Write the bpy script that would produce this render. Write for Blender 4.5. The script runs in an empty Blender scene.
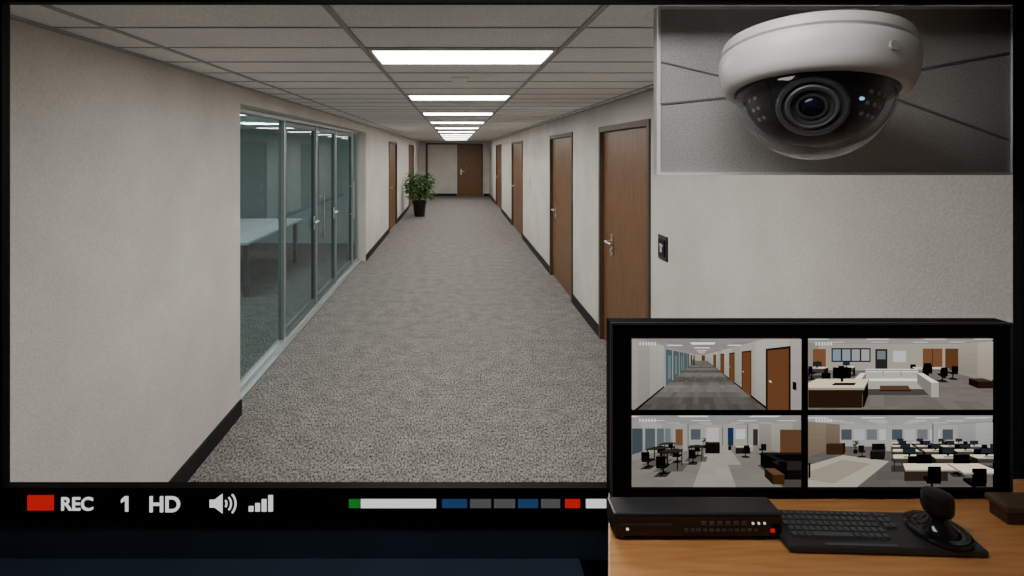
import bpy, bmesh, math, random
from mathutils import Vector, Matrix
random.seed(7)
scene = bpy.context.scene
COL = scene.collection

# ---------------------------------------------------------------- materials
def new_mat(name):
    m = bpy.data.materials.new(name); m.use_nodes = True
    nt = m.node_tree; nt.nodes.clear()
    out = nt.nodes.new('ShaderNodeOutputMaterial')
    return m, nt, out

def mat(name, col, rough=0.5, metal=0.0, var=0.0, scale=20.0, bump=0.0, stretch=(1,1,1), spec=0.5, col2=None, detail=4.0):
    m, nt, out = new_mat(name)
    b = nt.nodes.new('ShaderNodeBsdfPrincipled')
    b.inputs['Roughness'].default_value = rough
    b.inputs['Metallic'].default_value = metal
    b.inputs['Specular IOR Level'].default_value = spec
    nt.links.new(b.outputs[0], out.inputs[0])
    tc = nt.nodes.new('ShaderNodeTexCoord')
    mp = nt.nodes.new('ShaderNodeMapping'); mp.inputs['Scale'].default_value = stretch
    nt.links.new(tc.outputs['Object'], mp.inputs[0])
    n = nt.nodes.new('ShaderNodeTexNoise'); n.inputs['Scale'].default_value = scale; n.inputs['Detail'].default_value = detail
    nt.links.new(mp.outputs[0], n.inputs['Vector'])
    r = nt.nodes.new('ShaderNodeValToRGB')
    c2 = col2 if col2 else tuple(min(1, c*(1+var)) for c in col)
    c1 = col if col2 else tuple(c*(1-var) for c in col)
    r.color_ramp.elements[0].position = 0.3; r.color_ramp.elements[1].position = 0.7
    r.color_ramp.elements[0].color = (*c1, 1); r.color_ramp.elements[1].color = (*c2, 1)
    nt.links.new(n.outputs['Fac'], r.inputs[0]); nt.links.new(r.outputs[0], b.inputs['Base Color'])
    if bump > 0:
        bp = nt.nodes.new('ShaderNodeBump'); bp.inputs['Strength'].default_value = bump; bp.inputs['Distance'].default_value = 0.01
        nt.links.new(n.outputs['Fac'], bp.inputs['Height']); nt.links.new(bp.outputs[0], b.inputs['Normal'])
    return m

def mat_two_noise(name, col, a1, s1, a2, s2, rough, bump, stretch2=(1,1,1)):
    m, nt, out = new_mat(name)
    b = nt.nodes.new('ShaderNodeBsdfPrincipled'); b.inputs['Roughness'].default_value = rough
    b.inputs['Specular IOR Level'].default_value = 0.2
    nt.links.new(b.outputs[0], out.inputs[0])
    tc = nt.nodes.new('ShaderNodeTexCoord')
    fs = []
    for a, s, st in ((a1, s1, stretch2), (a2, s2, (1,1,1))):
        mp = nt.nodes.new('ShaderNodeMapping'); mp.inputs['Scale'].default_value = st
        nt.links.new(tc.outputs['Object'], mp.inputs[0])
        n = nt.nodes.new('ShaderNodeTexNoise'); n.inputs['Scale'].default_value = s; n.inputs['Detail'].default_value = 5
        nt.links.new(mp.outputs[0], n.inputs['Vector'])
        r = nt.nodes.new('ShaderNodeMapRange')
        r.inputs['From Min'].default_value = 0.3; r.inputs['From Max'].default_value = 0.7
        r.inputs['To Min'].default_value = 1-a; r.inputs['To Max'].default_value = 1+a
        nt.links.new(n.outputs['Fac'], r.inputs['Value']); fs.append((r, n))
    mu = nt.nodes.new('ShaderNodeMath'); mu.operation = 'MULTIPLY'
    nt.links.new(fs[0][0].outputs[0], mu.inputs[0]); nt.links.new(fs[1][0].outputs[0], mu.inputs[1])
    vm = nt.nodes.new('ShaderNodeVectorMath'); vm.operation = 'SCALE'; vm.inputs[0].default_value = col
    nt.links.new(mu.outputs[0], vm.inputs['Scale']); nt.links.new(vm.outputs[0], b.inputs['Base Color'])
    bp = nt.nodes.new('ShaderNodeBump'); bp.inputs['Strength'].default_value = bump; bp.inputs['Distance'].default_value = 0.006
    nt.links.new(fs[0][1].outputs['Fac'], bp.inputs['Height']); nt.links.new(bp.outputs[0], b.inputs['Normal'])
    return m

def emit(name, col, s):
    m, nt, out = new_mat(name)
    e = nt.nodes.new('ShaderNodeEmission'); e.inputs[0].default_value = (*col, 1); e.inputs[1].default_value = s
    nt.links.new(e.outputs[0], out.inputs[0]); return m

def glass(name, tint, refl=0.06, edge=0.6, rough=0.02, power=4.0):
    m, nt, out = new_mat(name)
    t = nt.nodes.new('ShaderNodeBsdfTransparent'); t.inputs[0].default_value = (*tint, 1)
    g = nt.nodes.new('ShaderNodeBsdfGlossy'); g.inputs['Roughness'].default_value = rough
    lw = nt.nodes.new('ShaderNodeLayerWeight'); lw.inputs['Blend'].default_value = 0.5
    pw = nt.nodes.new('ShaderNodeMath'); pw.operation = 'POWER'; pw.inputs[1].default_value = power
    nt.links.new(lw.outputs['Facing'], pw.inputs[0])
    ad = nt.nodes.new('ShaderNodeMath'); ad.operation = 'MULTIPLY_ADD'; ad.inputs[1].default_value = edge; ad.inputs[2].default_value = refl; ad.use_clamp = True
    nt.links.new(pw.outputs[0], ad.inputs[0])
    mx = nt.nodes.new('ShaderNodeMixShader')
    nt.links.new(ad.outputs[0], mx.inputs[0]); nt.links.new(t.outputs[0], mx.inputs[1]); nt.links.new(g.outputs[0], mx.inputs[2])
    nt.links.new(mx.outputs[0], out.inputs[0]); return m

M_wall = mat_two_noise('wall_fabric', (0.60, 0.573, 0.528), 0.09, 110, 0.08, 2.2, 0.9, 0.3)
M_ceil = mat_two_noise('ceiling_tile', (0.86, 0.85, 0.83), 0.14, 140, 0.04, 3.0, 0.95, 0.4)
M_grid = mat('ceiling_grid_metal', (0.36, 0.35, 0.34), 0.6, 0.0, 0.05)
M_carpet = mat_two_noise('carpet_loop', (0.190, 0.178, 0.163), 1.0, 62, 0.18, 7, 0.97, 1.0, (1.5, 0.7, 1))
M_base = mat('baseboard_rubber', (0.012, 0.012, 0.013), 0.5, 0, 0.1, spec=0.2)
M_wood = mat('door_walnut', (0.12, 0.055, 0.020), 0.42, 0, 0.0, 6, 0.05, (6, 6, 0.6), 0.4, (0.20, 0.098, 0.040))
M_woodframe = mat('door_frame_brown', (0.085, 0.05, 0.03), 0.5, 0, 0.15, 10)
M_steel = mat('brushed_steel', (0.65, 0.65, 0.64), 0.28, 1.0, 0.05, 60)
M_alu = mat('aluminium_frame', (0.42, 0.45, 0.45), 0.38, 0.7, 0.05, 40)
M_aludk = mat('aluminium_frame_dark', (0.12, 0.16, 0.165), 0.4, 0.5, 0.05, 40)
M_glass = glass('tinted_glass', (0.56, 0.70, 0.70), 0.06, 0.45)
M_clear = glass('clear_polycarbonate', (0.90, 0.92, 0.93), 0.035, 0.7, 0.02, 3.0)
M_black = mat('black_plastic', (0.008, 0.008, 0.009), 0.45, 0, 0.15, 80, 0.0, (1,1,1), 0.3)
M_bezel = mat('matte_black_bezel', (0.0025, 0.0025, 0.003), 0.6, 0, 0.15, 80, 0.0, (1,1,1), 0.06)
M_blackgl = mat('black_gloss_plastic', (0.006, 0.006, 0.007), 0.14, 0, 0.1, 30)
M_part = mat('dark_partition', (0.003, 0.004, 0.006), 0.7, 0, 0.1, 8, 0, (1,1,1), 0.05)
M_navy = mat('navy_console_panel', (0.020, 0.032, 0.052), 0.5, 0, 0.1, 8, 0, (1,1,1), 0.15)
M_dkgrey = mat('dark_grey_plastic', (0.022, 0.022, 0.024), 0.4, 0, 0.1, 60)
M_key = mat('key_plastic', (0.06, 0.062, 0.066), 0.45, 0, 0.1, 60)
M_white = mat('white_plastic', (0.60, 0.60, 0.60), 0.38, 0, 0.02, 40)
M_whiteframe = mat('white_painted_frame', (0.85, 0.85, 0.84), 0.5, 0, 0.02, 40)
M_rim = mat('white_rim_paint', (0.97, 0.97, 0.97), 0.5, 0, 0.01, 40)
M_desk = mat('desk_oak', (0.38, 0.165, 0.052), 0.38, 0, 0, 7, 0.03, (1.2, 14, 14), 0.4, (0.54, 0.255, 0.09))
M_tile = mat_two_noise('sample_ceiling_tile', (0.50, 0.50, 0.50), 0.22, 260, 0.10, 5, 0.95, 0.4)
M_leaf = mat('leaf_green', (0.03, 0.085, 0.018), 0.5, 0, 0, 9, 0, (1,1,1), 0.4, (0.075, 0.17, 0.035))
M_soil = mat('potting_soil', (0.03, 0.02, 0.014), 0.95, 0, 0.3, 60)
M_bark = mat('bark', (0.11, 0.07, 0.04), 0.8, 0, 0.3, 40)
M_lamp = emit('troffer_diffuser', (1.0, 0.98, 0.94), 35.0)
M_fillb = emit('added_booth_fill_diffuser', (1.0, 0.97, 0.92), 11.0)  # out-of-view fill panel, added to light the desk and dome camera
M_lamp2 = emit('office_troffer_diffuser', (0.90, 0.98, 1.0), 19.0)
M_officewall = mat('office_wall_paint', (0.50, 0.58, 0.57), 0.85, 0, 0.04, 8)
M_table = mat('white_laminate', (0.62, 0.64, 0.64), 0.35, 0, 0.02, 20)

# ---------------------------------------------------------------- mesh helpers
def mk(name, bm, m, parent=None, loc=None, smooth=False):
    me = bpy.data.meshes.new(name); bm.to_mesh(me); bm.free()
    mats = m if isinstance(m, (list, tuple)) else [m]
    for x in mats: me.materials.append(x)
    if smooth:
        for p in me.polygons: p.use_smooth = True
    o = bpy.data.objects.new(name, me); COL.objects.link(o)
    if parent is not None:
        o.parent = parent
        if not parent.get('local'):
            o.matrix_parent_inverse = Matrix.Translation(-parent.location)
    if loc: o.location = loc
    return o

def empty(name, loc=(0,0,0), local=False, rot=None):
    e = bpy.data.objects.new(name, None); COL.objects.link(e); e.location = loc
    e.empty_display_size = 0.1
    if rot: e.rotation_euler = rot
    if local: e['local'] = 1
    return e

def addbox(bm, x0, x1, y0, y1, z0, z1, mi=0):
    vs = [bm.verts.new(p) for p in ((x0,y0,z0),(x1,y0,z0),(x1,y1,z0),(x0,y1,z0),(x0,y0,z1),(x1,y0,z1),(x1,y1,z1),(x0,y1,z1))]
    for f in ((3,2,1,0),(4,5,6,7),(0,1,5,4),(1,2,6,5),(2,3,7,6),(3,0,4,7)):
        fa = bm.faces.new([vs[i] for i in f]); fa.material_index = mi

def boxes(name, lst, m, parent=None, bevel=0.0, loc=None):
    bm = bmesh.new()
    for b in lst: addbox(bm, *b)
    o = mk(name, bm, m, parent, loc)
    if bevel:
        md = o.modifiers.new('bevel', 'BEVEL'); md.width = bevel; md.segments = 2; md.limit_method = 'ANGLE'
    return o

def prism(name, pts, z0, z1, m, parent=None, bevel=0.0):
    bm = bmesh.new()
    lo = [bm.verts.new((x, y, z0)) for x, y in pts]; hi = [bm.verts.new((x, y, z1)) for x, y in pts]
    n = len(pts)
    bm.faces.new(lo[::-1]); bm.faces.new(hi)
    for i in range(n): bm.faces.new((lo[i], lo[(i+1)%n], hi[(i+1)%n], hi[i]))
    bmesh.ops.recalc_face_normals(bm, faces=bm.faces)
    o = mk(name, bm, m, parent)
    if bevel:
        md = o.modifiers.new('bevel', 'BEVEL'); md.width = bevel; md.segments = 2
    return o

def lathe(name, prof, m, parent=None, loc=None, seg=64, smooth=True, M=None):
    bm = bmesh.new(); rings = []
    for r, z in prof:
        if r < 1e-6: rings.append([bm.verts.new((0,0,z))])
        else: rings.append([bm.verts.new((r*math.cos(2*math.pi*i/seg), r*math.sin(2*math.pi*i/seg), z)) for i in range(seg)])
    for a, b in zip(rings[:-1], rings[1:]):
        for i in range(seg):
            j = (i+1) % seg
            if len(a) == 1 and len(b) == 1: continue
            if len(a) == 1: bm.faces.new((a[0], b[i], b[j]))
            elif len(b) == 1: bm.faces.new((a[i], b[0], a[j]))
            else: bm.faces.new((a[i], b[i], b[j], a[j]))
    bmesh.ops.recalc_face_normals(bm, faces=bm.faces)
    if M is not None: bmesh.ops.transform(bm, matrix=M, verts=bm.verts)
    o = mk(name, bm, m, parent, loc, smooth)
    if smooth:
        md = o.modifiers.new('es', 'EDGE_SPLIT'); md.split_angle = math.radians(40)
    return o

def cyl(bm, p0, p1, r0, r1=None, seg=16):
    if r1 is None: r1 = r0
    p0 = Vector(p0); p1 = Vector(p1); d = (p1-p0); L = d.length
    q = d.normalized().to_track_quat('Z', 'Y').to_matrix().to_4x4()
    bmesh.ops.create_cone(bm, cap_ends=True, segments=seg, radius1=r0, radius2=r1, depth=L,
                          matrix=Matrix.Translation((p0+p1)/2) @ q)

# ---------------------------------------------------------------- room shell
CZ = 2.44; XL = -1.595; XR = 1.525; XG = -1.757; YE = 23.0; YB = -1.6
boxes('floor', [(-5.2, 2.2, YB-0.15, YE+0.3, -0.1, 0.0)], M_carpet)
boxes('ceiling', [(-5.2, 2.2, YB-0.15, YE+0.3, CZ, CZ+0.1)], M_ceil)

def wall_y(name, x0, x1, ya, yb, ops, m):
    L = []; y = ya
    for (o0, o1, zt) in sorted(ops):
        L.append((x0, x1, y, o0, 0, CZ)); L.append((x0, x1, o0, o1, zt, CZ)); y = o1
    L.append((x0, x1, y, yb, 0, CZ))
    return boxes(name, L, m)

doorsR = [(4.05, 5.47), (6.72, 8.30), (11.7, 13.9), (17.0, 19.2)]
doorsL = [(12.5, 14.2), (17.9, 20.0)]
DT = 2.21
wall_y('wall_right', XR, XR+0.16, YB, YE, [(a, b, DT) for a, b in doorsR], M_wall)
GL0, GL1 = 3.86, 9.3
wall_y('wall_left', XL-0.20, XL, YB, YE, [(GL0, GL1, 2.31)] + [(a, b, DT) for a, b in doorsL], M_wall)
boxes('wall_end', [(-2.0, 2.0, YE, YE+0.15, 0, CZ)], M_wall)
boxes('wall_back', [(-1.9, 1.75, YB-0.12, YB, 0, CZ)], M_wall)

def segs(a, b, ops):
    out = []; y = a
    for o0, o1 in sorted(ops):
        out.append((y, o0)); y = o1
    out.append((y, b)); return out
BH = 0.115
boxes('baseboard_right', [(XR-0.014, XR, a, b, 0, BH) for a, b in segs(1.3, YE, doorsR)], M_base)
boxes('baseboard_left', [(XL, XL+0.014, a, b, 0, BH) for a, b in segs(1.3, YE, [(GL0, GL1)] + doorsL)], M_base)
boxes('baseboard_end', [(XL+.02, 0.08, YE-0.014, YE, 0, BH), (1.26, XR-.02, YE-0.014, YE, 0, BH)], M_base)

LY0 = 2.43
g = []
for k in range(-4, 3):
    x = 0.035 + (k+0.5)*0.93
    if XL < x < XR: g.append((x-0.011, x+0.011, YB, YE, CZ-0.006, CZ))
y = LY0 - 0.39*10
while y < YE:
    if y > YB: g.append((XL, XR, y-0.005, y+0.005, CZ-0.004, CZ))
    y += 0.39
boxes('trim_ceiling_grid', g, M_grid)
boxes('trim_ceiling_edge', [(XL, XL+0.02, YB, YE, CZ-0.012, CZ), (XR-0.02, XR, YB, YE, CZ-0.012, CZ)], M_grid)

def troffer(x0, x1, y0, y1, m, z=CZ):
    e = empty('ceiling_light', ((x0+x1)/2, (y0+y1)/2, z))
    boxes('diffuser', [(x0+.015, x1-.015, y0+.015, y1-.015, z-0.012, z-0.004)], m, e)
    boxes('housing_rim', [(x0, x1, y0, y0+.015, z-0.016, z), (x0, x1, y1-.015, y1, z-0.016, z),
                    (x0, x0+.015, y0+.015, y1-.015, z-0.016, z), (x1-.015, x1, y0+.015, y1-.015, z-0.016, z)], M_whiteframe, e)
for i in range(-1, 10):
    y0 = LY0 + i*1.95
    troffer(-0.405, 0.475, y0, y0+0.385, M_lamp if i >= 0 else M_fillb)  # the panel before the first visible one is the added booth fill

e = empty('smoke_detector', (0.03, 3.42, CZ))
lathe('detector_body', [(0, 0), (0.06, 0), (0.062, -0.012), (0.045, -0.03), (0.02, -0.034), (0, -0.034)], M_whiteframe, e, (0.03, 3.42, CZ))

# ---------------------------------------------------------------- doors
def door(n, side, a, b, handle_far=True):
    X = XR if side > 0 else XL
    s = side
    e = empty('door_%d' % n, (X, (a+b)/2, 0))
    def bx(xa, xb, *r): return (min(X+s*xa, X+s*xb), max(X+s*xa, X+s*xb), *r)
    fw = 0.055
    boxes('frame', [bx(-0.018, 0.12, a, a+fw, 0, DT), bx(-0.018, 0.12, b-fw, b, 0, DT), bx(-0.018, 0.12, a+fw, b-fw, DT-fw, DT)], M_woodframe, e, 0.004)
    leafs = [(a+fw, b-fw)] if b-a < 1.9 else [(a+fw, (a+b)/2-.004), ((a+b)/2+.004, b-fw)]
    boxes('leaf', [bx(0.025, 0.07, p+.003, q-.003, 0.008, DT-fw-.003) for p, q in leafs], M_wood, e, 0.002)
    hy = b-fw-0.30 if handle_far else a+fw+0.16
    bm = bmesh.new()
    addbox(bm, *bx(0.015, 0.025, hy-0.03, hy+0.03, 0.93, 1.14))
    cyl(bm, (X+s*0.02, hy, 1.07), (X-s*0.045, hy, 1.07), 0.015)
    d = -1 if handle_far else 1
    cyl(bm, (X-s*0.045, hy, 1.07), (X-s*0.045, hy+d*0.19, 1.07), 0.013)
    cyl(bm, (X+s*0.02, hy, 0.98), (X+s*0.00, hy, 0.98), 0.018)
    mk('lever_handle', bm, M_steel, e)
for i, (a, b) in enumerate(doorsR): door(i+1, 1, a, b)
for i, (a, b) in enumerate(doorsL): door(i+5, -1, a, b, False)

e = empty('door_7', (0.66, YE, 0))
boxes('frame', [(0.10, 0.16, YE-0.04, YE, 0, 2.32), (1.17, 1.23, YE-0.04, YE, 0, 2.32), (0.16, 1.17, YE-0.04, YE, 2.26, 2.32)], M_woodframe, e)
boxes('leaf', [(0.16, 1.17, YE-0.025, YE-0.002, 0.01, 2.26)], M_wood, e)
bm = bmesh.new(); addbox(bm, 0.24, 0.30, YE-0.035, YE-.025, 0.95, 1.2); cyl(bm, (0.27, YE-.03, 1.1), (0.27, YE-.09, 1.1), .014); cyl(bm, (0.27, YE-.09, 1.1), (0.42, YE-.09, 1.1), .012)
mk('lever_handle', bm, M_steel, e)
boxes('trim_end', [(-1.30, -1.20, YE-0.05, YE, 0, 2.34), (-1.20, 0.10, YE-0.05, YE, 2.28, 2.34)], M_woodframe)

# ---------------------------------------------------------------- glass storefront
e = empty('glass_partition', (XG, 6.5, 0))
ys = [GL0+0.02, 5.28, 6.50, 7.55, 8.78, GL1-0.02]
fr = [(XG-.03, XG+.03, GL0, GL1, 0, 0.05), (XG-.03, XG+.03, GL0, GL1, 2.27, 2.31)]
for yy in ys: fr.append((XG-.03, XG+.03, yy-.022, yy+.022, 0.05, 2.27))
boxes('frame', fr, M_alu, e, 0.003)
lf = []
for (p, q) in ((5.31, 6.475), (6.525, 7.525), (7.58, 8.75)):
    lf += [(XG-.02, XG+.02, p, p+.05, .06, 2.26), (XG-.02, XG+.02, q-.05, q, .06, 2.26), (XG-.02, XG+.02, p+.05, q-.05, .06, .14), (XG-.02, XG+.02, p+.05, q-.05, 2.21, 2.26)]
boxes('door_leaf_frames', lf, M_aludk, e, 0.002)
bm = bmesh.new()
for i in range(5):
    bm.faces.new([bm.verts.new(p) for p in ((XG, ys[i]+.022, .05), (XG, ys[i+1]-.022, .05), (XG, ys[i+1]-.022, 2.27), (XG, ys[i]+.022, 2.27))])
mk('panes', bm, M_glass, e)
bm = bmesh.new()
for hy in (6.66, 8.62):
    cyl(bm, (XG+.075, hy, 0.85), (XG+.075, hy, 1.45), 0.014)
    for z in (0.92, 1.38): cyl(bm, (XG+.02, hy, z), (XG+.075, hy, z), 0.009)
for hy in (6.40, 7.44):
    addbox(bm, XG+.02, XG+.03, hy-.03, hy+.03, 1.0, 1.16)
    cyl(bm, (XG+.03, hy, 1.10), (XG+.075, hy, 1.10), 0.013); cyl(bm, (XG+.075, hy, 1.10), (XG+.075, hy-.18, 1.10), 0.013)
mk('pull_handles', bm, M_steel, e)
boxes('trim_glass_sill', [(XG+.031, XG+.085, GL0, GL1, 0, 0.018)], M_alu, None, 0.003)

boxes('wall_office_side', [(-5.1, -5.0, 2.6, 11.2, 0, CZ)], M_officewall)
boxes('wall_office_near', [(-5.0, XL-.2, 2.6, 2.7, 0, CZ)], M_officewall)
boxes('wall_office_far', [(-5.0, XL-.2, 11.1, 11.2, 0, CZ)], M_officewall)
for yy in (4.2, 6.4, 8.6): troffer(-3.6, -2.7, yy, yy+.4, M_lamp2)
t = empty('conference_table', (-3.3, 8.0, 0))
boxes('table_top', [(-4.1, -2.75, 6.9, 9.4, 0.71, 0.75)], M_table, t, 0.008)
boxes('table_legs', [(-4.0, -3.94, 7.0, 7.06, 0, .71), (-2.85, -2.79, 7.0, 7.06, 0, .71), (-4.0, -3.94, 9.14, 9.2, 0, .71), (-2.85, -2.79, 9.14, 9.2, 0, .71)], M_aludk, t)
def chair(x, y, rz):
    c = empty('office_chair', (x, y, 0), True, (0, 0, rz))
    boxes('seat', [(-.24, .24, -.23, .23, .44, .51)], M_dkgrey, c, 0.03)
    boxes('backrest', [(-.22, .22, .20, .25, .56, 1.0)], M_dkgrey, c, 0.02)
    bm = bmesh.new(); cyl(bm, (0,0,.1), (0,0,.44), .025)
    addbox(bm, -.03, .03, .2, .25, .45, .6)
    for k in range(5):
        a = k*2*math.pi/5; cyl(bm, (0,0,.1), (.28*math.cos(a), .28*math.sin(a), .06), .022, .015); cyl(bm, (.28*math.cos(a)-.012, .28*math.sin(a), .03), (.28*math.cos(a)+.012, .28*math.sin(a), .03), .03)
    mk('base', bm, M_black, c)
chair(-4.45, 7.4, math.pi/2); chair(-4.45, 8.6, math.pi/2)

# ---------------------------------------------------------------- wall reader + switch
e = empty('card_reader', (XR, 3.80, 1.25))
boxes('plate', [(XR-0.012, XR, 3.72, 3.88, 1.16, 1.34)], M_dkgrey, e, 0.004)
boxes('reader_face', [(XR-0.02, XR-0.012, 3.745, 3.855, 1.185, 1.315)], M_blackgl, e, 0.004)
boxes('key_symbol', [(XR-0.022, XR-0.02, 3.785, 3.815, 1.22, 1.28), (XR-0.022, XR-0.02, 3.77, 3.83, 1.262, 1.275)], M_white, e)
e = empty('light_switch', (XR, 10.6, 1.3))
boxes('plate', [(XR-0.01, XR, 10.53, 10.67, 1.22, 1.42)], M_white, e, 0.003); boxes('rocker', [(XR-0.016, XR-0.01, 10.57, 10.63, 1.27, 1.37)], M_white, e)

# ---------------------------------------------------------------- potted plant
PX, PY = -1.08, 15.8
e = empty('potted_ficus', (PX, PY, 0))
lathe('planter_pot', [(0, 0), (0.15, 0), (0.155, 0.01), (0.205, 0.42), (0.225, 0.42), (0.225, 0.47), (0.20, 0.47), (0.195, 0.42), (0, 0.42)], M_black, e, (PX, PY, 0), 40)
lathe('soil', [(0, 0.43), (0.19, 0.425)], M_soil, e, (PX, PY, 0), 24)
bm = bmesh.new()
for k in range(9):
    a = random.uniform(0, 6.28); r = random.uniform(.1, .38); h = random.uniform(.75, 1.2)
    p1 = (PX+r*.4*math.cos(a), PY+r*.4*math.sin(a), .42+(h-.42)*.5); p2 = (PX+r*math.cos(a), PY+r*math.sin(a), h)
    cyl(bm, (PX+random.uniform(-.03,.03), PY+random.uniform(-.03,.03), .41), p1, .014, .01, 8); cyl(bm, p1, p2, .01, .004, 8)
mk('stems', bm, M_bark, e)
bm = bmesh.new()
for k in range(900):
    while True:
        v = Vector((random.uniform(-1,1), random.uniform(-1,1), random.uniform(-1,1)))
        if .25 < v.length < 1: break
    lump = 0.82+0.18*math.sin(5*v.x+1)*math.cos(4*v.z)
    p = Vector((PX+v.x*.54*lump, PY+v.y*.42*lump, .92+v.z*.50*lump))
    L = random.uniform(.10, .18); W = L*.36
    rot = Matrix.Rotation(math.atan2(v.y, v.x)+random.uniform(-.8,.8), 4, 'Z') @ Matrix.Rotation(random.uniform(-.5,.9), 4, 'Y') @ Matrix.Rotation(random.uniform(-.7,.7), 4, 'X')
    T = Matrix.Translation(p) @ rot
    pts = [T @ Vector(q) for q in ((0,0,0), (L*.35,W/2,.01), (L*.75,W*.35,0), (L,0,-.02), (L*.75,-W*.35,0), (L*.35,-W/2,.01))]
    if min(q.x for q in pts) < XL+.02: continue
    bm.faces.new([bm.verts.new(q) for q in pts])
mk('foliage', bm, M_leaf, e)

# ---------------------------------------------------------------- big surveillance display surround
OX0, OX1, OZ0, OZ1 = -0.941, 1.180, 1.252, 2.261      # opening
yF, yK = 1.08, 1.10
boxes('wall_front', [(XL, OX0-.07, yK, 1.13, 0.0, CZ)], M_part)
boxes('wall_front.001', [(OX1+.07, XR, yK, 1.13, 0.0, CZ)], M_part)
boxes('wall_front.002', [(OX0-.07, OX1+.07, yK, 1.13, OZ1+.07, CZ)], M_part)
boxes('wall_front.003', [(OX0-.07, OX1+.07, yK, 1.13, 0.0, 1.10)], M_part)
e = empty('surveillance_monitor', ((OX0+OX1)/2, yF, 1.7))
boxes('bezel', [(OX0-.07, OX0, yF, yK, 1.17, OZ1+.07), (OX1, OX1+.07, yF, yK, 1.17, OZ1+.07),
                (OX0, OX1, yF, yK, OZ1, OZ1+.07)], M_bezel, e)
boxes('bezel_status_bar', [(OX0, OX1, yF, yK, 1.172, OZ0)], M_bezel, e)
boxes('apron', [(OX0-.07, OX1+.07, yF+.004, yK, 1.10, 1.172)], M_navy, e)
boxes('apron_ledge', [(OX0-.07, 0.26, 1.03, yF+.004, 1.085, 1.105)], M_navy, e, 0.004)
def PXZ(px, py): return ((px-455)/481.5, 1.95-(py-152)/481.5)
cols = dict(red=(0.50,0.008,0.008), white=(0.85,0.85,0.85), green=(0.012,0.16,0.02), blue=(0.014,0.045,0.12), gray=(0.075,0.075,0.08))
EM = {k: emit('indicator_'+k, v, 1.0) for k, v in cols.items()}
def ind(name, x0, x1, y0, y1, c):
    a = PXZ(x0, y1); b = PXZ(x1, y0)
    boxes(name, [(a[0], b[0], yF-0.002, yF, a[1], b[1])], EM[c], e)
ind('rec_lamp', 28, 54, 495, 510, 'red')
for i, (a, b, c) in enumerate([(349,360,'green'),(361,436,'white'),(442,467,'blue'),(470,491,'gray'),(494,515,'gray'),(518,538,'blue'),(541,560,'gray'),(565,580,'red'),(586,606,'white')]):
    ind('segment_%d' % (i+1), a, b, 499, 507.5, c)
for i, h in enumerate((5, 8, 12, 16)): ind('signal_bar_%d' % (i+1), 249+i*6.5, 253.5+i*6.5, 511-h, 511, 'white')
def text(name, s, px, py, size, mtl, bold=0.0):
    cu = bpy.data.curves.new(name, 'FONT'); cu.body = s; cu.size = size; cu.offset = bold; cu.extrude = 0.001
    o = bpy.data.objects.new(name, cu); COL.objects.link(o)
    X, Z = PXZ(px, py); o.location = (X, yF-0.002, Z); o.rotation_euler = (math.pi/2, 0, 0)
    cu.materials.append(mtl); o.parent = e; o.matrix_parent_inverse = Matrix.Translation(-e.location)
text('label_rec', 'REC', 61, 509.5, 0.038, EM['white'], 0.0005)
text('label_hd', 'HD', 149, 511, 0.045, EM['white'], 0.0008)
bm = bmesh.new()
def flat(bm, pts):
    f = bm.faces.new([bm.verts.new((PXZ(*p)[0], yF-.002, PXZ(*p)[1])) for p in pts])
flat(bm, [(121.5,499),(125.5,495.5),(129,495.5),(129,511),(125.6,511),(125.6,500.2),(121.5,502.5)])
mk('label_one', bm, EM['white'], e)
bm = bmesh.new()
flat(bm, [(210,499),(215,499),(223,493),(223,513),(215,507),(210,507)])
for r in (5, 9.5, 14):
    n = 8; A = [math.radians(-42+84*i/n) for i in range(n+1)]
    for i in range(n):
        flat(bm, [(223+(r-1)*math.cos(A[i])-1, 503+(r-1)*math.sin(A[i])), (223+(r+1)*math.cos(A[i])-1, 503+(r+1)*math.sin(A[i])), (223+(r+1)*math.cos(A[i+1])-1, 503+(r+1)*math.sin(A[i+1])), (223+(r-1)*math.cos(A[i+1])-1, 503+(r-1)*math.sin(A[i+1]))])
mk('speaker_symbol', bm, EM['white'], e)

boxes('floor_booth', [(XL, XR, YB, 1.08, 0.0, 0.5)], M_part)

# ---------------------------------------------------------------- dome camera on its tile board
BY = 1.20
bx0, bx1, bz0, bz1 = 0.466, 1.288, 1.897, 2.285
e = empty('ceiling_tile_panel', ((bx0+bx1)/2, BY, (bz0+bz1)/2))
boxes('tile_board', [(bx0, bx1, BY, BY+.02, bz0, bz1)], M_tile, e)
rim = 0.0058
boxes('rim', [(bx0, bx1, BY-.006, BY, bz0, bz0+rim), (bx0, bx1, BY-.006, BY, bz1-rim, bz1), (bx0, bx0+rim, BY-.006, BY, bz0+rim, bz1-rim), (bx1-rim, bx1, BY-.006, BY, bz0+rim, bz1-rim)], M_rim, e)
bm = bmesh.new()
def bpx(px, py): return ((px-455)/520*BY, 1.95-(py-152)/520*BY)
def strip(p, q, w):
    a = Vector(bpx(*p)); b = Vector(bpx(*q)); d = (b-a).normalized(); n = Vector((-d.y, d.x))*w/2
    P = [a+n, b+n, b-n, a-n]
    lo = [bm.verts.new((v.x, BY-.0005, v.y)) for v in P]; hi = [bm.verts.new((v.x, BY-.003, v.y)) for v in P]
    bm.faces.new(hi)
    for i in range(4): bm.faces.new((lo[i], lo[(i+1)%4], hi[(i+1)%4], hi[i]))
strip((661, 62), (720, 76), .003); strip((905, 72), (1008, 53), .005); strip((893, 98), (1008, 140), .005)
strip((661, 104), (740, 96), .004)
bmesh.ops.recalc_face_normals(bm, faces=bm.faces)
mk('tile_t_bars', bm, mat('t_bar_grey', (.2,.2,.2), .6, 0, .1), e)

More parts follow.
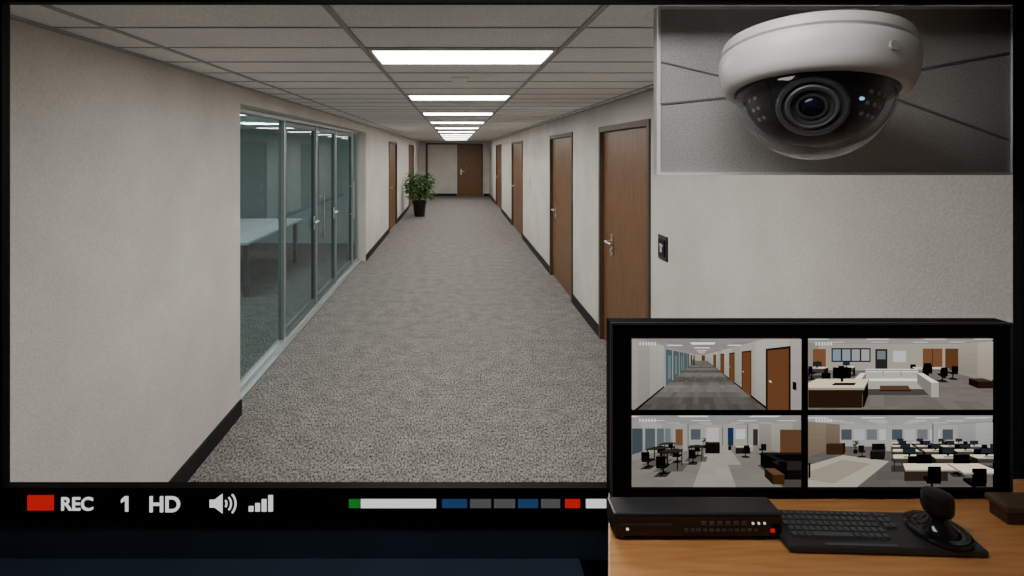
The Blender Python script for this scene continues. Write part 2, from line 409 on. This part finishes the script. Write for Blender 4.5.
DC = (0.686, 1.0, 2.158)
dome = empty('dome_security_camera', DC, True, (math.radians(-12), 0, math.radians(-34.5)))
dome.scale = (.97, .97, .93)
lathe('housing', [(0,0),(.148,0),(.156,-.004),(.158,-.010),(.158,-.024),(.153,-.027),(.153,-.029),(.161,-.033),(.164,-.042),(.163,-.06),(.158,-.086),(.152,-.102),(.143,-.109),(.134,-.109),(.131,-.104),(.131,-.095),(0,-.095)], M_white, dome, seg=96)
prof = [(.130,-.098),(.130,-.108)] + [(.130*math.cos(t), -.108-.134*math.sin(t)) for t in [math.pi/2*i/24 for i in range(1, 25)]]
prof[-1] = (0, prof[-1][1])
lathe('dome_bubble', prof, M_clear, dome, seg=96)
prof = [(.122,-.096),(.122,-.108)] + [(.114*math.cos(t), -.108-.108*math.sin(t)) for t in [math.pi/2*i/16 for i in range(1, 17)]]
prof[-1] = (0, prof[-1][1])
lathe('inner_shroud', prof, M_black, dome, seg=64)
lathe('inner_ring', [(.131,-.103),(.121,-.109)], M_black, dome, seg=64)
ld = Vector((0, -math.cos(math.radians(24)), -math.sin(math.radians(24))))
LM = Matrix.Translation(Vector((0, 0, -.120))) @ ld.to_track_quat('Z', 'Y').to_matrix().to_4x4() @ Matrix.Diagonal((1.15, 1.15, 1.06, 1))
M_lensb = mat('lens_barrel_plastic', (0.035,0.035,0.037), 0.32, 0, 0.1, 60)
lathe('lens_barrel', [(.048,.05),(.048,.104),(.045,.110),(.040,.110),(.037,.104),(.034,.104),(.033,.109),(.028,.109),(.026,.102),(.022,.100),(.021,.104),(.017,.104),(.016,.098),(0,.098)], M_lensb, dome, M=LM)
lathe('lens_glass', [(.016,.099),(.013,.103),(.008,.106),(0,.107)], mat('lens_coating', (0.01,0.014,0.03), 0.05, 0.6, 0.1), dome, M=LM)
lathe('lens_inner_ring', [(.030,.1095),(.0325,.1105),(.035,.1095)], mat('ring_grey', (0.25,0.25,0.26), 0.3, 0.8), dome, M=LM)
bm = bmesh.new()
for az in (50, 60, 70, -54, -64):
    for el in (2, 13, 24, 35):
        a = math.radians(az); l = math.radians(el)
        d = Vector((math.sin(a)*math.cos(l), -math.cos(a)*math.cos(l), -math.sin(l)))
        c = Vector((d.x*.114, d.y*.114, -.108+d.z*.108))
        cyl(bm, c-d*.004, c+d*.002, .0042, .0036, 12)
mk('infrared_leds', bm, mat('led_lens', (.25,.25,.26), .3, .3, .1), dome)
bm = bmesh.new()
d = Vector((math.sin(math.radians(42))*.93, -math.cos(math.radians(42))*.93, -.36)); c = Vector((d.x*.114, d.y*.114, -.108+d.z*.108))
cyl(bm, c-d*.003, c+d*.004, .004, .003, 12)
mk('status_led', bm, emit('status_led_blue', (0.35, 0.75, 1.0), 1.0), dome)
bm = bmesh.new(); cyl(bm, (.0, .0, -.05), (.125, .18, -.05), .03)
mk('mount_arm', bm, M_white, dome)
bm = bmesh.new(); sd = Vector((math.sin(math.radians(44)), -math.cos(math.radians(44)), 0))
cyl(bm, sd*.158+Vector((0,0,-.066)), sd*.1645+Vector((0,0,-.066)), .009, .009, 24)
mk('screw_cap', bm, mat('screw_cap_grey', (.36,.36,.36), .4, 0, .05), dome)

# ---------------------------------------------------------------- desk
DZ = 1.275
e = empty('office_desk', (0.8, .85, .5))
prism('desk_top', [(.176, .60), (1.50, .60), (1.50, 1.075), (.317, 1.075)], DZ-.03, DZ, M_desk, e, 0.003)
boxes('desk_legs', [(.34, .38, .64, 1.04, .5, DZ-.03), (1.44, 1.48, .64, 1.04, .5, DZ-.03), (.38, 1.44, 1.0, 1.03, .75, DZ-.03)], M_black, e)

MY = 1.01; S = MY/520.0
def mx(px): return (px-455)*S
def mz(py): return 1.95-(py-152)*S
e = empty('computer_monitor', (mx(810), MY, DZ))
x0, x1, z0, z1 = mx(611), mx(1011), DZ+.004, mz(323)
boxes('bezel', [(x0, mx(630), MY, MY+.03, z0, z1), (mx(997), x1, MY, MY+.03, z0, z1), (mx(630), mx(997), MY, MY+.03, mz(337), z1),
                (mx(630), mx(997), MY, MY+.03, z0, mz(489.5))], M_bezel, e)
boxes('screen_dividers', [(mx(803.5), mx(809.5), MY+.004, MY+.008, mz(489.5), mz(337)), (mx(630), mx(803.5), MY+.004, MY+.008, mz(416.5), mz(411.5)), (mx(809.5), mx(997), MY+.004, MY+.008, mz(416.5), mz(411.5))], M_bezel, e)
boxes('outer_lip', [(x0-.001, x1+.001, MY-.003, MY+.001, z1-.003, z1+.001), (x0-.001, x0+.003, MY-.003, MY+.001, z0, z1-.003), (x1-.003, x1+.001, MY-.003, MY+.001, z0, z1-.003)], M_dkgrey, e)
boxes('panel_backing', [(mx(630), mx(997), MY+.008, MY+.03, mz(489.5), mz(337))], M_blackgl, e)
boxes('stand', [(mx(760), mx(860), MY+.03, MY+.045, DZ, DZ+.2), (mx(740), mx(880), MY+.02, MY+.06, DZ, DZ+.004)], M_black, e)

# ---- the four feeds shown on the monitor: small perspective drawings, one flat coloured mesh each
mscr, nt, out = new_mat('screen_picture')
at = nt.nodes.new('ShaderNodeVertexColor'); at.layer_name = 'Col'
em = nt.nodes.new('ShaderNodeEmission'); em.inputs[1].default_value = 1.0
nt.links.new(at.outputs[0], em.inputs[0]); nt.links.new(em.outputs[0], out.inputs[0])
def lin(c):
    c = [max(0, min(255, v)) for v in c]
    return tuple(((v/255.0)/12.92 if v/255.0 <= .04045 else ((v/255.0+.055)/1.055)**2.4) for v in c)

def clip_poly(pts, f):
    out = []
    n = len(pts)
    for i in range(n):
        a, b = pts[i], pts[(i+1) % n]; fa, fb = f(a), f(b)
        if fa >= 0: out.append(a)
        if (fa >= 0) != (fb >= 0):
            t = fa/(fa-fb); out.append(tuple(a[k]+(b[k]-a[k])*t for k in range(len(a))))
    return out

class Feed:
    """draws boxes/planes of a small imagined room as flat polygons inside a rectangle of the monitor"""
    def __init__(s, rect, eye, yaw, pitch, fl, cx=None, cy=None, seed=1):
        s.r = rect; s.eye = Vector(eye); s.f = fl
        s.cx = (rect[0]+rect[2])/2 if cx is None else cx; s.cy = (rect[1]+rect[3])/2 if cy is None else cy
        s.M = Matrix.Rotation(math.radians(pitch), 3, 'X') @ Matrix.Rotation(math.radians(yaw), 3, 'Z')
        s.faces = []; s.rng = random.Random(seed)
    def face(s, pts, c, bias=0, jit=0):
        v = [tuple(s.M @ (Vector(p)-s.eye)) for p in pts]
        v = clip_poly(v, lambda q: q[1]-.15)
        if len(v) < 3: return
        d = sum(q[1] for q in v)/len(v) + bias
        p2 = [(s.cx+s.f*q[0]/q[1], s.cy-s.f*q[2]/q[1]) for q in v]
        x0, y0, x1, y1 = s.r
        for fn in (lambda q: q[0]-x0, lambda q: x1-q[0], lambda q: q[1]-y0, lambda q: y1-q[1]):
            p2 = clip_poly(p2, fn)
            if len(p2) < 3: return
        j = s.rng.uniform(-jit, jit)
        s.faces.append((d, p2, tuple(k+j for k in c)))
    def box(s, x0, x1, y0, y1, z0, z1, c, bias=0):
        t = tuple(k*1.18+8 for k in c); f = tuple(k*.86 for k in c); sd = tuple(k*.66 for k in c)  # shading drawn into the colours: lighter top, darker front and sides
        e = s.eye
        s.face([(x0,y0,z1),(x1,y0,z1),(x1,y1,z1),(x0,y1,z1)], t, bias) if e.z > z1 else None
        if e.y < y0: s.face([(x0,y0,z0),(x1,y0,z0),(x1,y0,z1),(x0,y0,z1)], f, bias)
        if e.x < x0: s.face([(x0,y0,z0),(x0,y1,z0),(x0,y1,z1),(x0,y0,z1)], sd, bias)
        if e.x > x1: s.face([(x1,y0,z0),(x1,y1,z0),(x1,y1,z1),(x1,y0,z1)], sd, bias)
    def plane(s, x0, x1, y0, y1, z, c, nx, ny, jit, bias, glow=None):
        for i in range(nx):
            for k in range(ny):
                xa = x0+(x1-x0)*i/nx; xb = x0+(x1-x0)*(i+1)/nx; ya = y0+(y1-y0)*k/ny; yb = y0+(y1-y0)*(k+1)/ny
                cc = c
                if glow: g_ = glow((xa+xb)/2, (ya+yb)/2); cc = tuple(v*g_ for v in c)
                s.face([(xa,ya,z),(xb,ya,z),(xb,yb,z),(xa,yb,z)], cc, bias, jit)
    def wallx(s, x, y0, y1, z0, z1, c, n=10, bias=300):
        for k in range(n):
            ya = y0+(y1-y0)*k/n; yb = y0+(y1-y0)*(k+1)/n
            g_ = .94+.05*math.sin(k*1.7)
            for q in range(6):
                za = z0+(z1-z0)*q/6; zb = z0+(z1-z0)*(q+1)/6
                s.face([(x,ya,za),(x,yb,za),(x,yb,zb),(x,ya,zb)], tuple(v*g_*(.92+.022*q) for v in c), bias)
    def rectx(s, x, y0, y1, z0, z1, c, bias=250): s.face([(x,y0,z0),(x,y1,z0),(x,y1,z1),(x,y0,z1)], c, bias)
    def recty(s, y, x0, x1, z0, z1, c, bias=250): s.face([(x0,y,z0),(x1,y,z0),(x1,y,z1),(x0,y,z1)], c, bias)
    def lights(s, xs, ys, w, d, z, c=(255,255,252)):
        for x in xs:
            for y in ys: s.face([(x,y,z),(x+w,y,z),(x+w,y+d,z),(x,y+d,z)], c, 300)
    def shadow(s, x0, x1, y0, y1, c): s.face([(x0,y0,.012),(x1,y0,.012),(x1,y1,.012),(x0,y1,.012)], c, 200)
    def desk(s, x, y, w=1.5, d=.75, c=(205,186,156), mon=True):
        s.shadow(x-.1, x+w+.1, y-.1, y+d+.1, (78,73,68))
        s.box(x, x+w, y, y+d, .70, .75, c, -.1)
        s.box(x+.03, x+.08, y+.05, y+d-.05, 0, .70, (70,64,58)); s.box(x+w-.08, x+w-.03, y+.05, y+d-.05, 0, .70, (70,64,58))
        s.box(x+.1, x+w-.1, y+d-.06, y+d-.02, .25, .70, (92,86,80))
        if mon:
            s.box(x+w*.3, x+w*.7, y+d*.6, y+d*.65, .88, 1.22, (26,28,34), -.3); s.box(x+w*.47, x+w*.53, y+d*.6, y+d*.66, .75, .88, (22,22,24), -.25)
            s.recty(y+d*.6-.005, x+w*.32, x+w*.68, .91, 1.19, (54,60,68), -.35)
            s.box(x+w*.3, x+w*.65, y+d*.15, y+d*.35, .75, .77, (36,36,38), -.25); s.box(x+w*.78, x+w*.92, y+d*.3, y+d*.6, .75, .78, (228,226,220), -.25)
    def chair(s, x, y, c=(30,31,35)):
        s.shadow(x-.32, x+.32, y-.3, y+.3, (70,66,62))
        s.box(x-.24, x+.24, y-.22, y+.22, .42, .52, c); s.box(x-.22, x+.22, y-.27, y-.21, .55, 1.02, c, -.05)
        s.box(x-.03, x+.03, y-.03, y+.03, .08, .42, (20,20,20)); s.box(x-.26, x+.26, y-.03, y+.03, .04, .08, (20,20,20)); s.box(x-.03, x+.03, y-.26, y+.26, .04, .08, (20,20,20))
    def plant(s, x, y, h=1.1):
        s.box(x-.16, x+.16, y-.16, y+.16, 0, .35, (44,42,40))
        for k in range(26):
            a = s.rng.uniform(0, 6.28); r = s.rng.uniform(0, .32); z = s.rng.uniform(.4, h); q = .11
            px_, py_ = x+r*math.cos(a), y+r*math.sin(a)
            s.face([(px_-q,py_,z),(px_,py_,z-q*.6),(px_+q,py_,z),(px_,py_,z+q*.7)], (s.rng.uniform(30,60), s.rng.uniform(70,105), s.rng.uniform(30,50)), -.2)
    def stamp(s):
        x0, y0 = s.r[0]+7, s.r[1]+3
        for k in range(6):
            s.faces.append((-500, [(x0+k*3, y0), (x0+k*3+1.8, y0), (x0+k*3+1.8, y0+3.2), (x0+k*3, y0+3.2)], (225,232,225)))
    def emit_mesh(s, name, parent):
        s.faces.sort(key=lambda q: -q[0])
        bm = bmesh.new(); cl = bm.loops.layers.float_color.new('Col')
        n = max(1, len(s.faces)); yb = MY+.0075
        bg = [(s.r[0],s.r[1]),(s.r[2],s.r[1]),(s.r[2],s.r[3]),(s.r[0],s.r[3])]
        for k, (d, p, c) in enumerate([(0, bg, (150,146,138))] + s.faces):
            f = bm.faces.new([bm.verts.new((mx(q[0]), yb-.0030*k/n, mz(q[1]))) for q in p])
            m_ = sum(c)/3
            c = tuple(m_+(v-m_)*.66 for v in c)
            c = tuple(120+(v-120)*1.12-12 for v in c)
            for l in f.loops:
                l[cl] = (*lin(c), 1)
        mk(name, bm, mscr, parent)

# feed 1 : the corridor
F = Feed((633,340,803,411), (0,0,1.95), 0, 0, 58, 702, 357)
F.plane(-2.6, 2.4, .8, 24, 0, (132,126,118), 22, 60, 7, 500, lambda x, y: .88+.12*math.cos((y-1)*2.5)); F.plane(-2.4, 2.4, .6, 24, 2.6, (150,147,141), 6, 46, 5, 500)
F.wallx(-2.3, .6, 3.6, 0, 2.6, (184,178,167), 6); F.wallx(-2.3, 11.5, 24, 0, 2.6, (176,168,155), 8); F.wallx(2.4, .6, 24, 0, 2.6, (188,181,168), 24)
F.rectx(-2.3, 3.6, 11.5, 2.4, 2.6, (160,155,145)); F.rectx(-2.3, 3.6, 11.5, 0, 2.4, (88,108,110))
for yy in (3.6, 4.6, 6.0, 7.6, 9.6, 11.3): F.rectx(-2.28, yy, yy+.14, 0, 2.4, (165,172,172), 240)
for yy in (4.0, 5.1, 6.7): F.rectx(-2.285, yy, yy+.4, .3, 2.0, (112,136,137), 245)
for a, b in ((1.56,2.05),(2.75,3.3),(4.1,4.8),(5.9,7),(9,11)):
    F.rectx(2.38, a-.03, b+.07, 0, 2.22, (66,42,28), 245); F.rectx(2.37, a, b, 0, 2.15, (132,80,44), 240); F.rectx(2.36, b-.12, b-.05, 1.05, 1.12, (200,200,200), 235)
for a, b in ((13,15),(18,21)): F.rectx(-2.28, a, b, 0, 2.2, (110,68,40), 240)
F.rectx(2.39, .6, 24, 0, .1, (40,40,40), 246); F.rectx(-2.29, .6, 3.6, 0, .1, (40,40,40), 246)
F.recty(24, -2.3, 2.4, 0, 2.6, (176,166,148), 260); F.recty(23.9, .3, 1.7, 0, 2.25, (118,72,42), 250)
F.lights((-.5,), (2.7, 4.3, 6.4, 8.4, 10.4, 12.6), 1.2, .5, 2.59); F.plant(-1.6, 13, 1.2); F.rectx(2.35, 1.42, 1.48, 1.1, 1.3, (30,30,30), 235); F.lights((-2.0, 1.6), (3.3,), .9, .3, 2.59); F.stamp()
F.emit_mesh('picture_corridor', e)

# feed 2 : lounge
F = Feed((810,340,996,411), (0,0,2.2), 0, 0, 112, 886, 351, 2)
F.plane(-7, 7, 1.2, 12, 0, (128,120,110), 24, 24, 5, 500); F.plane(-7, 7, 1.0, 12, 2.85, (160,157,151), 14, 26, 5, 500)
F.recty(12, -7, 8, 0, 2.85, (178,168,150), 300); F.wallx(8.0, 2, 12, 0, 2.85, (186,174,154), 8)
F.recty(11.95, -7.6, -6.2, 0, 2.3, (150,94,56)); F.recty(11.95, -5.6, -1.4, .9, 2.4, (52,54,58))
for k in range(4): F.recty(11.93, -5.45+k*1.02, -4.6+k*1.02, 1.05, 2.25, (130+k*15,155+k*5,172), 240)
F.recty(11.95, -.9, .4, 0, 2.3, (60,58,58)); F.recty(11.94, -.7, .2, 1.2, 2.1, (120,134,142), 245); F.recty(11.95, 1.0, 2.4, .9, 2.1, (198,206,208)); F.recty(11.95, 4.2, 6.3, 0, 2.35, (144,92,55), 248); F.recty(11.95, 6.6, 8, 0, 2.35, (122,76,45), 248)
F.recty(11.93, 5.2, 5.26, 0, 2.35, (70,44,28), 240)
F.shadow(-2.4, 2.2, 5.4, 8.0, (92,86,79))
F.box(-1.2, 2.2, 6.3, 7.1, 0, .45, (214,206,190)); F.box(-1.2, 2.2, 7.1, 7.4, 0, .95, (206,198,183)); F.box(2.2, 2.55, 5.2, 7.4, 0, .68, (212,204,190)); F.box(-1.55, -1.2, 5.5, 7.4, 0, .68, (206,200,188))
for k in range(3): F.box(-1.1+k*1.1, -.1+k*1.1, 6.85, 7.08, .45, .85, (224,217,204), -.2)
F.box(-.2, 1.2, 5.0, 5.6, .35, .42, (90,60,40), -.1)
for x, y in ((2.9,8.0),(4.1,7.8),(2.4,9.4),(5.2,8.4),(3.4,8.6)): F.chair(x, y)
F.box(2.4, 5.0, 8.5, 9.4, .70, .76, (196,178,150)); F.box(2.5, 2.6, 8.6, 9.3, 0, .7, (60,50,44)); F.box(4.7, 4.8, 8.6, 9.3, 0, .7, (60,50,44)); F.box(3.2, 3.8, 8.9, 8.95, .8, 1.15, (24,26,30), -.4)
F.box(5.4, 6.3, 6.4, 7.1, 0, .4, (74,50,36)); F.desk(-6.4, 8.8, 1.7); F.chair(-5.4, 8.3); F.desk(-4.0, 9.2, 1.5); F.chair(-3.2, 8.6)
F.box(-3.3, -.75, 4.2, 5.5, .70, .78, (206,180,146), -.3); F.box(-3.2, -.85, 4.25, 4.32, 0, .70, (78,54,38)); F.box(-.83, -.77, 4.3, 5.4, 0, .70, (64,46,34))
F.box(-2.3, -1.5, 5.0, 5.06, .94, 1.42, (22,24,28), -.6); F.box(-1.95, -1.85, 5.0, 5.06, .78, .94, (20,20,20), -.5); F.box(-2.1, -1.2, 4.5, 4.75, .78, .81, (30,30,32), -.6); F.chair(-3.0, 6.0); F.plant(-6.2, 10.6)
F.lights((-4.6,-1.0,2.4,5.4), (4.2, 6.4, 9.0), 1.3, .4, 2.84); F.stamp()
F.emit_mesh('picture_lounge', e)

# feed 3 : lobby
F = Feed((633,417,803,489), (0,0,2.4), 0, 0, 98, 716, 430, 3)
F.plane(-8, 8, 1.4, 14, 0, (150,143,129), 18, 20, 4, 500, lambda x, y: 1.14 if abs(x+.2-y*.05) < 1.2 else .93); F.plane(-8, 8, 1.2, 14, 2.95, (156,155,151), 16, 24, 4, 500)
F.recty(14, -8, 8, 0, 2.95, (172,168,158), 300); F.wallx(-6.0, 2, 14, 0, 2.95, (176,174,166), 8); F.wallx(6.4, 2, 14, 0, 2.95, (172,164,152), 8)
for k in range(5): F.rectx(-5.98, 5+k*1.7, 6.4+k*1.7, .5, 2.4, (66+k*12,80+k*12,88+k*12))
F.recty(13.95, -5.6, -3.9, 0, 2.3, (140,90,56)); F.recty(13.95, -3.4, -2.0, .8, 2.3, (92,104,112)); F.recty(13.95, -1.2, .6, 0, 2.5, (198,194,184)); F.recty(13.95, 1.1, 2.7, 0, 2.5, (34,58,124)); F.recty(13.95, 3.0, 4.4, .9, 2.3, (206,208,206)); F.recty(13.95, 4.8, 6.2, 0, 2.3, (70,66,62)); F.rectx(6.38, 7, 9.5, .0, 2.3, (120,80,52)); F.rectx(6.38, 4.2, 6.2, .9, 2.2, (196,200,200))
for x in (-3.4, .9, 3.6): F.box(x, x+.5, 10.4, 10.9, 0, 2.95, (196,192,182))
for x, y in ((-4.6,6.5),(-3.2,5.6),(-2.0,7.2),(-4.9,8.6)):
    F.shadow(x-.2, x+1.4, y-.2, y+1.1, (108,102,92))
    F.box(x, x+1.1, y, y+.9, .98, 1.04, (52,44,38), -.2)
    for dx in (.05, 1.0):
        for dy in (.05, .8): F.box(x+dx, x+dx+.05, y+dy, y+dy+.05, 0, .98, (28,26,26))
    F.chair(x+.5, y-.5, (34,34,38)); F.chair(x+.5, y+1.4, (34,34,38))
F.box(-.9, .5, 9.4, 10.2, 0, 1.0, (48,42,38)); F.plant(1.7, 11, 1.3); F.plant(-1.2, 12, 1.2)
F.shadow(2.8, 5.8, 3.9, 6.4, (92,86,78))
F.box(3.0, 3.4, 4.6, 6.4, 0, .85, (34,32,32)); F.box(3.4, 5.6, 5.9, 6.4, 0, .85, (38,36,34)); F.box(3.4, 5.6, 4.6, 5.9, 0, .45, (44,40,38)); F.box(2.5, 3.0, 4.2, 4.9, 0, .42, (98,66,42))
F.box(1.9, 3.5, 8.6, 9.4, .7, .76, (180,160,132)); F.box(2.0, 3.4, 9.3, 9.35, 0, .7, (60,56,52)); F.chair(2.6, 8.2); F.chair(4.4, 9)
F.lights((-4.8,-1.6,1.6,4.4), (4.2, 6.6, 9.5, 12.4), 1.3, .4, 2.94); F.stamp()
F.emit_mesh('picture_lobby', e)

# feed 4 : open plan office
F = Feed((810,417,996,489), (0,0,2.3), 0, 0, 112, 893, 431, 4)
F.plane(-8, 8, 1.4, 15, 0, (112,106,99), 24, 26, 4, 500); F.plane(-8, 8, 1.2, 15, 2.95, (166,166,163), 16, 24, 4, 500)
F.face([(-6,5.0,.01),(-1.6,3.6,.01),(-.1,8.0,.01),(-4.2,9.9,.01)], (188,178,156), 400); F.face([(-4.6,5.3,.01),(-2.4,4.7,.01),(-1.3,7.4,.01),(-3.6,8.4,.01)], (168,156,134), 395)
F.recty(15, -8, 10, 0, 2.95, (174,172,164), 300); F.wallx(-6.8, 2, 15, 0, 2.95, (150,128,104), 8); F.wallx(9, 2, 15, 0, 2.95, (178,178,174), 8)
F.rectx(-6.78, 6, 9, 0, 2.3, (98,64,42))
for k in range(9): F.recty(14.95, -6.6+k*1.7, -5.2+k*1.7, .9, 2.3, ((86,98,106),(182,190,194),(120,128,132),(196,200,202))[k%4])
F.box(-5.9, -4.4, 10.2, 10.8, 0, 1.0, (96,64,42)); F.plant(-3.4, 10.8, 1.2); F.plant(5.6, 12, 1.3); F.chair(-2.4, 9.3, (44,42,42)); F.box(-1.6, -.5, 8.6, 9.4, 0, .6, (48,46,46)); F.box(-1.6, -.5, 9.4, 9.6, 0, 1.1, (42,40,40))
F.box(-4.6, -3.9, 4.6, 5.4, 0, .7, (54,44,40)); F.box(-.5, 0, 11.9, 12.4, 0, 2.95, (200,198,192)); F.box(4.6, 5.1, 11.9, 12.4, 0, 2.95, (200,198,192))
for r, y in enumerate((12.6, 10.2, 8.0, 6.1)):
    for k in range(4):
        x = .2+k*2.3-r*.02
        F.desk(x, y, 1.9, .85); F.chair(x+.9, y-.45, (26,28,36))
F.box(.55, 2.6, 4.3, 5.1, .70, .76, (206,188,158), -.4); F.box(2.6, 4.0, 4.0, 5.1, .70, .76, (206,188,158), -.4); F.box(.6, 2.55, 5.0, 5.05, 0, .7, (84,66,52)); F.box(1.1, 1.75, 4.8, 4.85, .84, 1.22, (20,22,28), -.8); F.box(2.7, 3.4, 4.8, 4.85, .84, 1.22, (20,22,28), -.8)
F.chair(1.5, 4.1, (24,26,34)); F.chair(2.9, 3.9, (24,26,34))
F.lights((-4.8,-1.6,1.4,4.2), (4.2, 6.0, 8.2, 10.6, 13.2), 1.3, .4, 2.94); F.stamp()
F.emit_mesh('picture_open_office', e)

# video recorder
e = empty('video_recorder', (.42, .93, DZ))
dx0, dx1, dy0, dy1 = .277, .570, .905, .950
boxes('case', [(dx0, dx1, dy0, dy1, DZ+.006, DZ+.046)], M_dkgrey, e, 0.003)
boxes('feet', [(dx0+.02, dx0+.05, dy0+.005, dy0+.015, DZ, DZ+.006), (dx1-.05, dx1-.02, dy0+.005, dy0+.015, DZ, DZ+.006), (dx0+.02, dx0+.05, dy1-.015, dy1-.005, DZ, DZ+.006), (dx1-.05, dx1-.02, dy1-.015, dy1-.005, DZ, DZ+.006)], M_black, e)
boxes('front_panel', [(dx0+.004, dx1-.004, dy0-.003, dy0, DZ+.009, DZ+.043)], M_blackgl, e, 0.001)
L = []
for i in range(12): L.append((dx0+.12+i*.011, dx0+.127+i*.011, dy0-.005, dy0-.003, DZ+.018, DZ+.022))
for i in range(6): L.append((dx0+.15+i*.014, dx0+.158+i*.014, dy0-.005, dy0-.003, DZ+.029, DZ+.035))
boxes('buttons', L, M_key, e)
boxes('button_red', [(dx0+.270, dx0+.277, dy0-.005, dy0-.003, DZ+.016, DZ+.022)], EM['red'], e)
boxes('indicator_lights', [(dx0+.238+i*.01, dx0+.241+i*.01, dy0-.005, dy0-.003, DZ+.030, DZ+.033) for i in range(3)] + [(dx0+.02, dx0+.024, dy0-.005, dy0-.003, DZ+.020, DZ+.023)], EM['white'], e)
boxes('drive_slot', [(dx0+.01, dx0+.10, dy0-.005, dy0-.003, DZ+.028, DZ+.031)], M_dkgrey, e)

# keyboard controller with joystick
kx, ky = .725, .868
kc = empty('joystick_keyboard_controller', (kx, ky, DZ), True, (0, 0, math.radians(-2)))
W = .163; D = .086; H0 = .012; H1 = .018
bm = bmesh.new()
V = [(-W,0,.001),(W,0,.001),(W,D,.001),(-W,D,.001),(-W,0,H0),(W,0,H0),(W,D,H1),(-W,D,H1)]
vs = [bm.verts.new(p) for p in V]
for f in ((3,2,1,0),(4,5,6,7),(0,1,5,4),(1,2,6,5),(2,3,7,6),(3,0,4,7)): bm.faces.new([vs[i] for i in f])
o = mk('body', bm, M_dkgrey, kc); md = o.modifiers.new('b', 'BEVEL'); md.width = .004; md.segments = 3
sl = (H1-H0)/D
bm = bmesh.new()
def slab(xa, xb, ya, yb, h=.004):
    za = H0+ya*sl; zb = H0+yb*sl
    vs = [bm.verts.new(p) for p in ((xa,ya,za-.001),(xb,ya,za-.001),(xb,yb,zb-.001),(xa,yb,zb-.001),(xa+.0008,ya+.0008,za+h),(xb-.0008,ya+.0008,za+h),(xb-.0008,yb-.0008,zb+h),(xa+.0008,yb-.0008,zb+h))]
    for f in ((4,5,6,7),(0,1,5,4),(1,2,6,5),(2,3,7,6),(3,0,4,7)): bm.faces.new([vs[i] for i in f])
for r in range(5):
    for c in range(14):
        xa = -.145 + c*.0118 + (r % 2)*.002; ya = .020+r*.0122
        if r == 0 and 3 <= c <= 8:
            if c == 3: slab(xa, xa+.0118*6-.002, ya, ya+.0098)
            continue
        slab(xa, xa+.0100, ya, ya+.0098)
mk('keys', bm, M_key, kc)
bm = bmesh.new()
for r in range(3):
    for c in range(2): slab(.028+c*.011, .0375+c*.011, .044+r*.0122, .054+r*.0122)
mk('number_pad', bm, M_key, kc)
boxes('status_strip', [(-.10, .02, .004, .009, H0+.0002, H0+.0018)], M_key, kc)
jx, jy = .114, .042; jz = H0+.003
Z9 = .80
lathe('joystick_base', [(r, z*Z9) for r, z in [(0,0),(.046,0),(.046,.005),(.043,.008),(.040,.008),(.036,.006),(.028,.008),(.022,.013),(.016,.024),(.013,.034)]], M_blackgl, kc, (jx, jy, jz))
lathe('joystick_knob', [(r, z*Z9) for r, z in [(.012,.030),(.014,.036),(.020,.042),(.0225,.050),(.0225,.072),(.021,.081),(.015,.085),(0,.086)]], M_black, kc, (jx, jy, jz))

e = empty('leather_organizer_box', (1.1, .96, DZ))
boxes('box_body', [(1.00, 1.30, .940, .975, DZ, DZ+.024)], mat('brown_leather', (.04,.024,.016), .5, 0, .2, 30), e, .003)
boxes('box_lid', [(.995, 1.305, .936, .979, DZ+.024, DZ+.036)], mat('brown_leather_lid', (.07,.042,.028), .5, 0, .2, 30), e, .003)

# ---------------------------------------------------------------- world + camera
w = bpy.data.worlds.new('world'); scene.world = w; w.use_nodes = True
bg = w.node_tree.nodes['Background']; bg.inputs[0].default_value = (.6,.65,.7,1); bg.inputs[1].default_value = .3
cd = bpy.data.cameras.new('camera'); cam_o = bpy.data.objects.new('camera', cd); COL.objects.link(cam_o)
cam_o.location = (0, 0, 1.95); cam_o.rotation_euler = (math.pi/2, 0, 0)
cd.sensor_width = 36; cd.lens = 520/1024*36; cd.shift_x = 57/1024; cd.shift_y = -136/1024; cd.clip_start = 0.02; cd.clip_end = 100
scene.camera = cam_o
